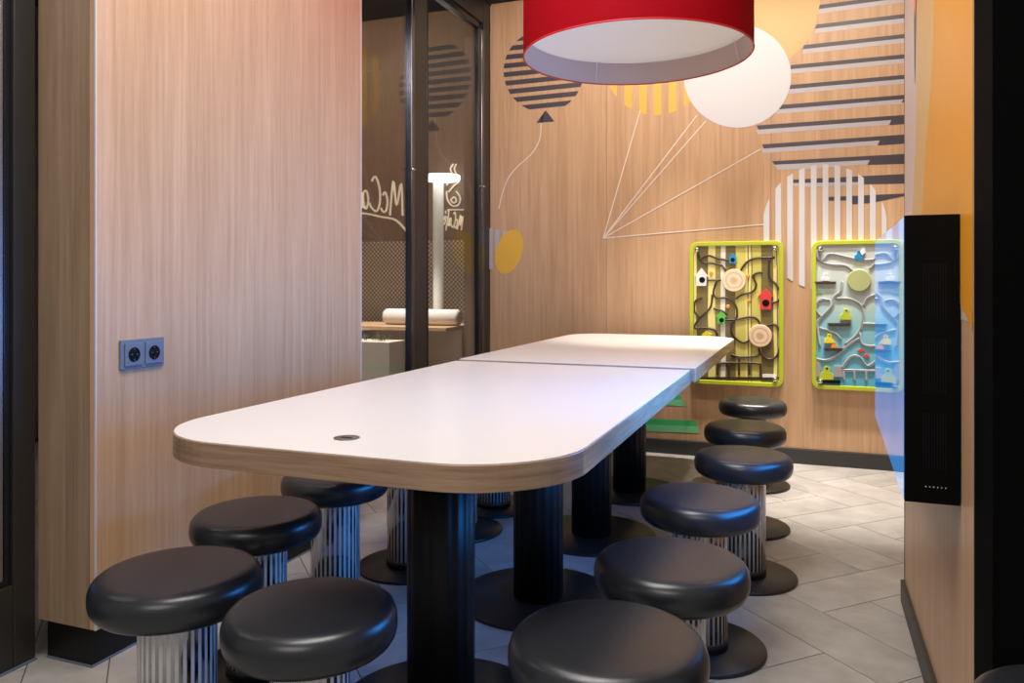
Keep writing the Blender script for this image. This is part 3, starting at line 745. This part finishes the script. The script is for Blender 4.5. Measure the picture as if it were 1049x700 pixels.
M['print2'] = bands('pond print', 2, 0.455, 1.325, [(0.0, srgb(60, 140, 180)), (0.10, srgb(95, 175, 205)), (0.45, srgb(140, 195, 205)), (0.62, srgb(185, 205, 200)), (0.9, srgb(200, 208, 200))], 0.3, 'LINEAR', wob=0.05)
ZA = lambda x, y: (700+x/4.375, 240+y/4.375)
track, disc, shape, t1 = build_panel(-0.695, -0.143, 0.452, 1.327, 'forest marble maze play panel with birdhouses and a lime rim', 'print1', ZA)
for p in ([(65, 85), (72, 112), (110, 95), (150, 108), (205, 118)], [(65, 90), (85, 125), (130, 130), (170, 140), (190, 165)],
          [(255, 165), (285, 125), (330, 107), (410, 105)], [(385, 110), (385, 190), (415, 225), (435, 265), (425, 300), (385, 308)],
          [(110, 207), (170, 205)], [(150, 207), (135, 260), (150, 285), (200, 287), (235, 320), (240, 370), (215, 410), (225, 455), (265, 485), (300, 475)],
          [(235, 290), (265, 270), (310, 258), (327, 225), (312, 190), (330, 175), (355, 172)],
          [(85, 285), (55, 300), (50, 345), (72, 372)], [(130, 270), (120, 330), (70, 380), (50, 420), (100, 420), (140, 430), (155, 455)],
          [(185, 385), (240, 382), (300, 370), (330, 380), (345, 405)], [(375, 410), (410, 405), (435, 440), (435, 500), (415, 550), (380, 560), (345, 535), (340, 510)],
          [(215, 540), (260, 550), (330, 545), (345, 525)], [(135, 332), (170, 342), (200, 360)],
          [(155, 630), (155, 595), (172, 578), (330, 578), (345, 597), (345, 635)], [(205, 582), (205, 632)], [(250, 550), (250, 632)], [(297, 582), (297, 632)]):
    track(p, 'track', 0.0062)
disc((228, 207), 53, 'wood_round'); disc((345, 455), 53, 'wood_round')
shape([(58, 232), (58, 190), (50, 190), (82, 152), (112, 190), (104, 190), (104, 232)], 'whp', 'white_birdhouse')
shape([(206, 132), (206, 103), (222, 84), (238, 103), (238, 132)], 'blue', 'blue_birdhouse')
shape([(345, 338), (345, 280), (334, 280), (370, 242), (405, 280), (395, 280), (395, 338)], 'redp', 'red_birdhouse')
shape([(152, 402), (152, 372), (143, 372), (172, 345), (197, 372), (188, 372), (188, 402)], 'gr', 'green_birdhouse')
shape([(86, 470), (86, 452), (80, 452), (105, 432), (130, 452), (124, 452), (124, 470)], 'yel', 'yellow_birdhouse')
for c, r in (((85, 205), 14), ((222, 115), 10), ((370, 308), 17), ((172, 385), 11)): disc(c, r, 'dark', 'birdhouse_hole', 0.0125)
for c in ((125, 175), (290, 188), (295, 298), (200, 325)): disc(c, 9, 'orp', 'flower', 0.006)
shape([(40, 640), (450, 640), (450, 655), (40, 655)], 'track', 'ground_strip', 0.002)
shape([(355, 628), (412, 628), (412, 642), (355, 642)], 'whp', 'maker_plate', 0.003)
ZB = lambda x, y: (820+x/4.373, 240+y/4.375)
track, disc, shape, t2 = build_panel(0.012, 0.564, 0.452, 1.322, 'pond marble maze play panel with frogs and birds beside the display', 'print2', ZB)
for p in ([(70, 65), (78, 110), (100, 118), (130, 88), (200, 100), (245, 112)], [(82, 62), (95, 120), (140, 135), (200, 140), (235, 165)],
          [(310, 155), (345, 120), (390, 100), (410, 65)], [(280, 115), (330, 112), (345, 90)], [(185, 210), (178, 255), (150, 280), (140, 320), (95, 370), (75, 405), (85, 500)],
          [(160, 287), (230, 292), (278, 330), (275, 400), (250, 450), (200, 492)], [(280, 320), (300, 285), (345, 270), (390, 285), (410, 330), (380, 370)],
          [(130, 295), (90, 292), (66, 330), (92, 370)], [(270, 400), (330, 402), (400, 410)], [(265, 440), (275, 490), (330, 500), (400, 470)],
          [(85, 420), (150, 440), (180, 470)], [(60, 555), (130, 560), (220, 490), (265, 465)], [(185, 600), (225, 548), (265, 550), (300, 590), (345, 560)], [(185, 608), (400, 612)],
          [(193, 612), (193, 650)], [(240, 612), (240, 652)], [(292, 612), (292, 655)], [(345, 612), (345, 655)]):
    track(p, 'track2', 0.0062); track([(a+3, b+3) for a, b in p], 'track3', 0.0045)
disc((262, 207), 54, 'sage')
shape([(62, 212), (160, 212), (156, 224), (72, 224)], 'track', 'perch', 0.014); shape([(120, 398), (226, 398), (218, 412), (130, 412)], 'track', 'perch', 0.014)
shape([(104, 510), (190, 510), (184, 522), (112, 522)], 'track', 'perch', 0.014); shape([(80, 652), (180, 655), (176, 668), (86, 666)], 'dark', 'perch', 0.014)
def critter(cx, cy, s, body, nm, eye=True):
    shape([(cx+s*a, cy+s*b) for a, b in ((-1.1, 0.9), (-1.0, 0.1), (-0.45, -0.4), (-0.4, -1.0), (0.1, -1.2), (0.55, -0.9), (0.5, -0.3), (1.0, 0.2), (1.1, 0.9))], body, nm, 0.012)
    disc((cx+0.1*s, cy-0.8*s), 0.22*s, 'dark', 'eye', 0.0135)
critter(112, 195, 16, 'whp', 'white_bird'); critter(262, 96, 20, 'blue', 'blue_bird'); critter(203, 362, 24, 'lime', 'green_frog')
critter(128, 470, 20, 'yel', 'yellow_duck'); critter(150, 498, 13, 'orp', 'orange_duck'); critter(116, 625, 30, 'lime', 'green_frog'); critter(395, 205, 14, 'whp', 'white_bird')
shape([(265, 78), (285, 60), (292, 82), (275, 96)], 'whp', 'wing', 0.014)
shape([(50, 640), (55, 575), (80, 560), (95, 600), (85, 640)], 'rock', 'rock', 0.006); shape([(145, 640), (150, 590), (185, 590), (200, 640)], 'rock', 'rock', 0.006)
shape([(255, 522), (272, 512), (288, 522), (272, 532)], 'redp', 'fish', 0.006); shape([(282, 545), (298, 535), (310, 548), (296, 556)], 'redp', 'fish', 0.006)
shape([(55, 262), (90, 258), (100, 264), (60, 268)], 'gr', 'leaf', 0.004)

# ------------------------------------------------------------------ the cafe seen through the glass
CY = 6.2
def cz(x, y, Y=CY): return ony(x, y, Y)
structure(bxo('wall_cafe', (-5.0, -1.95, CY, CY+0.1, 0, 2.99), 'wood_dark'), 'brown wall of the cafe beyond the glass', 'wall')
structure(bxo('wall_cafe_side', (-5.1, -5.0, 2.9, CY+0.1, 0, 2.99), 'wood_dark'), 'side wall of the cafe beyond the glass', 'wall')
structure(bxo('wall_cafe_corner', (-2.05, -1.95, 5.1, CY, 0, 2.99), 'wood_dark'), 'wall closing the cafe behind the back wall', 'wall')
area('cafe_ceiling_light', (-3.3, 4.9, 2.9), (-3.2, 5.9, 0.6), 1.2, 0.6, 4, WARM)
spot('cafe_downlight', (-3.1, 4.9, 2.9), (-3.05, 5.5, 0.4), 420, (1, 0.93, 0.85), 40, 0.6, 0.05)
(xa, za), (xb, zb) = cz(340, 240), cz(482, 335)
tag(bxo('perforated_panel', (xa, xb, CY-0.03, CY-0.001, 0.62, cz(480, 246)[1]), 'perf'), 'perforated metal panel low on the cafe wall beyond the glass', 'panel')
# brown post
x_, z_ = cz(478, 200, 5.6); x2_, _ = cz(492, 200, 5.6)
structure(bxo('trim_1', (x_, x2_+0.35, 5.55, 5.6, 0, 2.98), 'wood_dark'), 'brown post of the cafe just left of the corner frame', 'post')
# lamp with wide lit head
LY = 6.02
xc, zt = ony(449, 185.5, LY); _, zh = ony(449, 180, LY); xl, _ = ony(436, 182, LY); xr, _ = ony(470, 182, LY)
lt = empty('column_lamp', (xc, LY, 0), 'white lit column lamp with a wide flat head in the cafe', 'lamp')
bm = BM(); lathe(bm, [(0, zt), ((xr-xl)/2*0.93, zt), ((xr-xl)/2, zt+0.02), ((xr-xl)/2, zh-0.01), ((xr-xl)/2*0.95, zh), (0, zh)], 40, (xl+xr)/2-xc, 0); obj('lamp_head', bm, 'lamp_white', lt)
bm = BM(); lathe(bm, [(0, 0), (0.045, 0), (0.045, zt), (0, zt)], 32); obj('pole', bm, 'lamp_post', lt)
bm = BM(); lathe(bm, [(0, 0), (0.10, 0), (0.10, 0.015), (0, 0.02)], 32); obj('base', bm, 'alu', lt)
# bench with bolster
BY = 5.60
xs0, _ = ony(398, 330, BY); xs1, _ = ony(474, 330, BY); _, zt1 = ony(440, 333, BY); _, zb1 = ony(440, 357, BY)
be = empty('bench', ((xs0+xs1)/2, BY, 0), 'long beige upholstered bench with a shelf beyond the glass', 'bench')
bx0, bx1 = -4.3, xs1
def Lb(o): o.parent = be; o.location = (-be.location.x, -be.location.y, 0); return o
bm = BM(); box(bm, bx0, bx1, BY-0.30, BY+0.30, zt1-0.03, zt1); Lb(obj('seat_board', bm, 'wood', None, 0.004))
bm = BM(); box(bm, bx0, bx1, BY-0.02, BY+0.28, 0.42, zt1-0.03); Lb(obj('front_panel', bm, 'beige', None, 0.004))
bm = BM(); box(bm, bx0, bx1, BY-0.06, BY+0.28, 0.34, 0.42); Lb(obj('middle_rail', bm, 'perf', None, 0.004))
bm = BM(); box(bm, bx0, bx1, BY-0.20, BY+0.28, 0.0, 0.34); Lb(obj('base_box', bm, 'laminate', None, 0.004))
bm = BM(); r_ = 0.064
lathe(bm, [(0, 0), (r_*0.8, 0), (r_, 0.02), (r_, xs1-xs0-0.02), (r_*0.8, xs1-xs0), (0, xs1-xs0)], 32)
bmesh.ops.transform(bm, matrix=Matrix.Translation((xs0, BY-0.05, zt1+r_)) @ Matrix.Rotation(PI/2, 4, 'Y'), verts=bm.verts)
tag(obj('bolster', bm, 'bolster'), 'white cylindrical bolster lying on the bench beyond the glass', 'cushion')
# planter
px_, pz_ = ony(388, 345, 5.2)
pl = empty('planter', (px_, 5.2, 0), 'low grey planter with dark leaves beyond the left pane', 'planter')
bm = BM(); box(bm, -0.22, 0.16, -0.12, 0.12, 0, pz_-0.03); obj('box', bm, 'beige', pl, 0.004)
bm = BM()
for k in range(40):
    a = random.uniform(0, 2*PI); q = Vector((random.uniform(-0.17, 0.1), random.uniform(-0.08, 0.08), pz_-0.03)); h = random.uniform(0.03, 0.07)
    d = Vector((math.cos(a)*0.03, math.sin(a)*0.03, h)); s_ = Vector((-math.sin(a), math.cos(a), 0))*0.008
    v = [bm.verts.new(q), bm.verts.new(q+d*0.5+s_), bm.verts.new(q+d), bm.verts.new(q+d*0.5-s_)]; bm.faces.new(v)
obj('leaves', bm, 'plant', pl)
# handwritten cafe lettering seen from behind
LET = {'M': [[(0.0, 0.0), (0.22, 1.0), (0.42, 0.30), (0.72, 1.05), (0.80, -0.05)]],
       'c': [[(0.42, 0.55), (0.28, 0.66), (0.10, 0.42), (0.12, 0.12), (0.30, 0.02), (0.48, 0.14)]],
       'C': [[(0.66, 0.95), (0.45, 1.12), (0.15, 0.80), (0.05, 0.35), (0.22, 0.02), (0.55, 0.10), (0.72, 0.25)]],
       'a': [[(0.44, 0.55), (0.25, 0.62), (0.08, 0.35), (0.18, 0.05), (0.36, 0.18), (0.46, 0.55), (0.44, 0.12), (0.58, 0.05)]],
       'f': [[(0.52, 1.02), (0.34, 1.10), (0.22, 0.70), (0.16, 0.0), (0.10, -0.35)], [(0.02, 0.52), (0.44, 0.58)]],
       'e': [[(0.08, 0.32), (0.38, 0.42), (0.34, 0.62), (0.16, 0.60), (0.06, 0.28), (0.22, 0.02), (0.46, 0.14)], [(0.30, 0.82), (0.46, 1.02)]]}
ADV = {'M': 0.92, 'c': 0.52, 'C': 0.72, 'a': 0.60, 'f': 0.50, 'e': 0.50}
def lettering(par, x_right, z0, size, Y, wd, rot=0.0, swash=True, sx=1.0):
    """word written mirrored: it starts at x_right and runs left"""
    def place(u, v):
        u2 = (u+0.15*v)*size*sx; v2 = v*size; return (x_right-(u2*math.cos(rot)-v2*math.sin(rot)), z0+(u2*math.sin(rot)+v2*math.cos(rot)))
    cur = 0.0
    for ch in 'McCafe':
        bm = BM()
        for stt in LET[ch]:
            P = [place(cur+u, v) for u, v in smooth_path(stt, 5)]
            line(bm, P, wd, lambda u, v: (u, Y-0.012, v), lambda u, v: (u, Y, v))
        o = obj('letter', bm, 'cream'); o.parent = par; o.location = tuple(-c for c in par.location)
        cur += ADV[ch]
    if swash:
        bm = BM(); P = [place(u, v) for u, v in smooth_path([(-0.35, -0.50), (0.4, -0.18), (1.4, -0.02-0.12), (2.6, -0.12), (3.8, -0.30)], 6)]
        line(bm, P, wd*1.1, lambda u, v: (u, Y-0.012, v), lambda u, v: (u, Y, v))
        o = obj('underline', bm, 'cream'); o.parent = par; o.location = tuple(-c for c in par.location)
xr_, zr_ = cz(413, 221)
s1 = empty('cafe_sign', (xr_, CY, zr_), 'large cream handwritten cafe sign reading backwards behind the left pane', 'sign')
lettering(s1, xr_, zr_, 0.28, CY-0.004, 0.015, 0.16, True, 0.58)
xr_, zr_ = ony(473, 236, CY)
s2 = empty('cafe_sign', (xr_, CY, zr_), 'small cream cafe sign with a cup drawing behind the right pane', 'sign')
lettering(s2, xr_, zr_, 0.12, CY-0.004, 0.009, 0.30, False, 0.42)
for pts in ([(458, 196), (459, 205), (464, 211), (470, 210), (472, 203), (468, 196)], [(460, 197), (466, 190), (471, 186), (469, 181), (463, 184), (458, 190)], [(462, 205), (466, 202), (468, 206), (465, 208), (462, 205)],
            [(464, 178), (462, 173), (465, 168)], [(468, 178), (466, 173), (468, 168)], [(459, 215), (476, 215)]):
    bm = BM(); P = [cz(*p) for p in smooth_path(pts, 5)]
    line(bm, P, 0.011, lambda u, v: (u, CY-0.016, v), lambda u, v: (u, CY-0.004, v))
    o = obj('cup_line', bm, 'cream', s2); o.location = tuple(-c for c in s2.location)
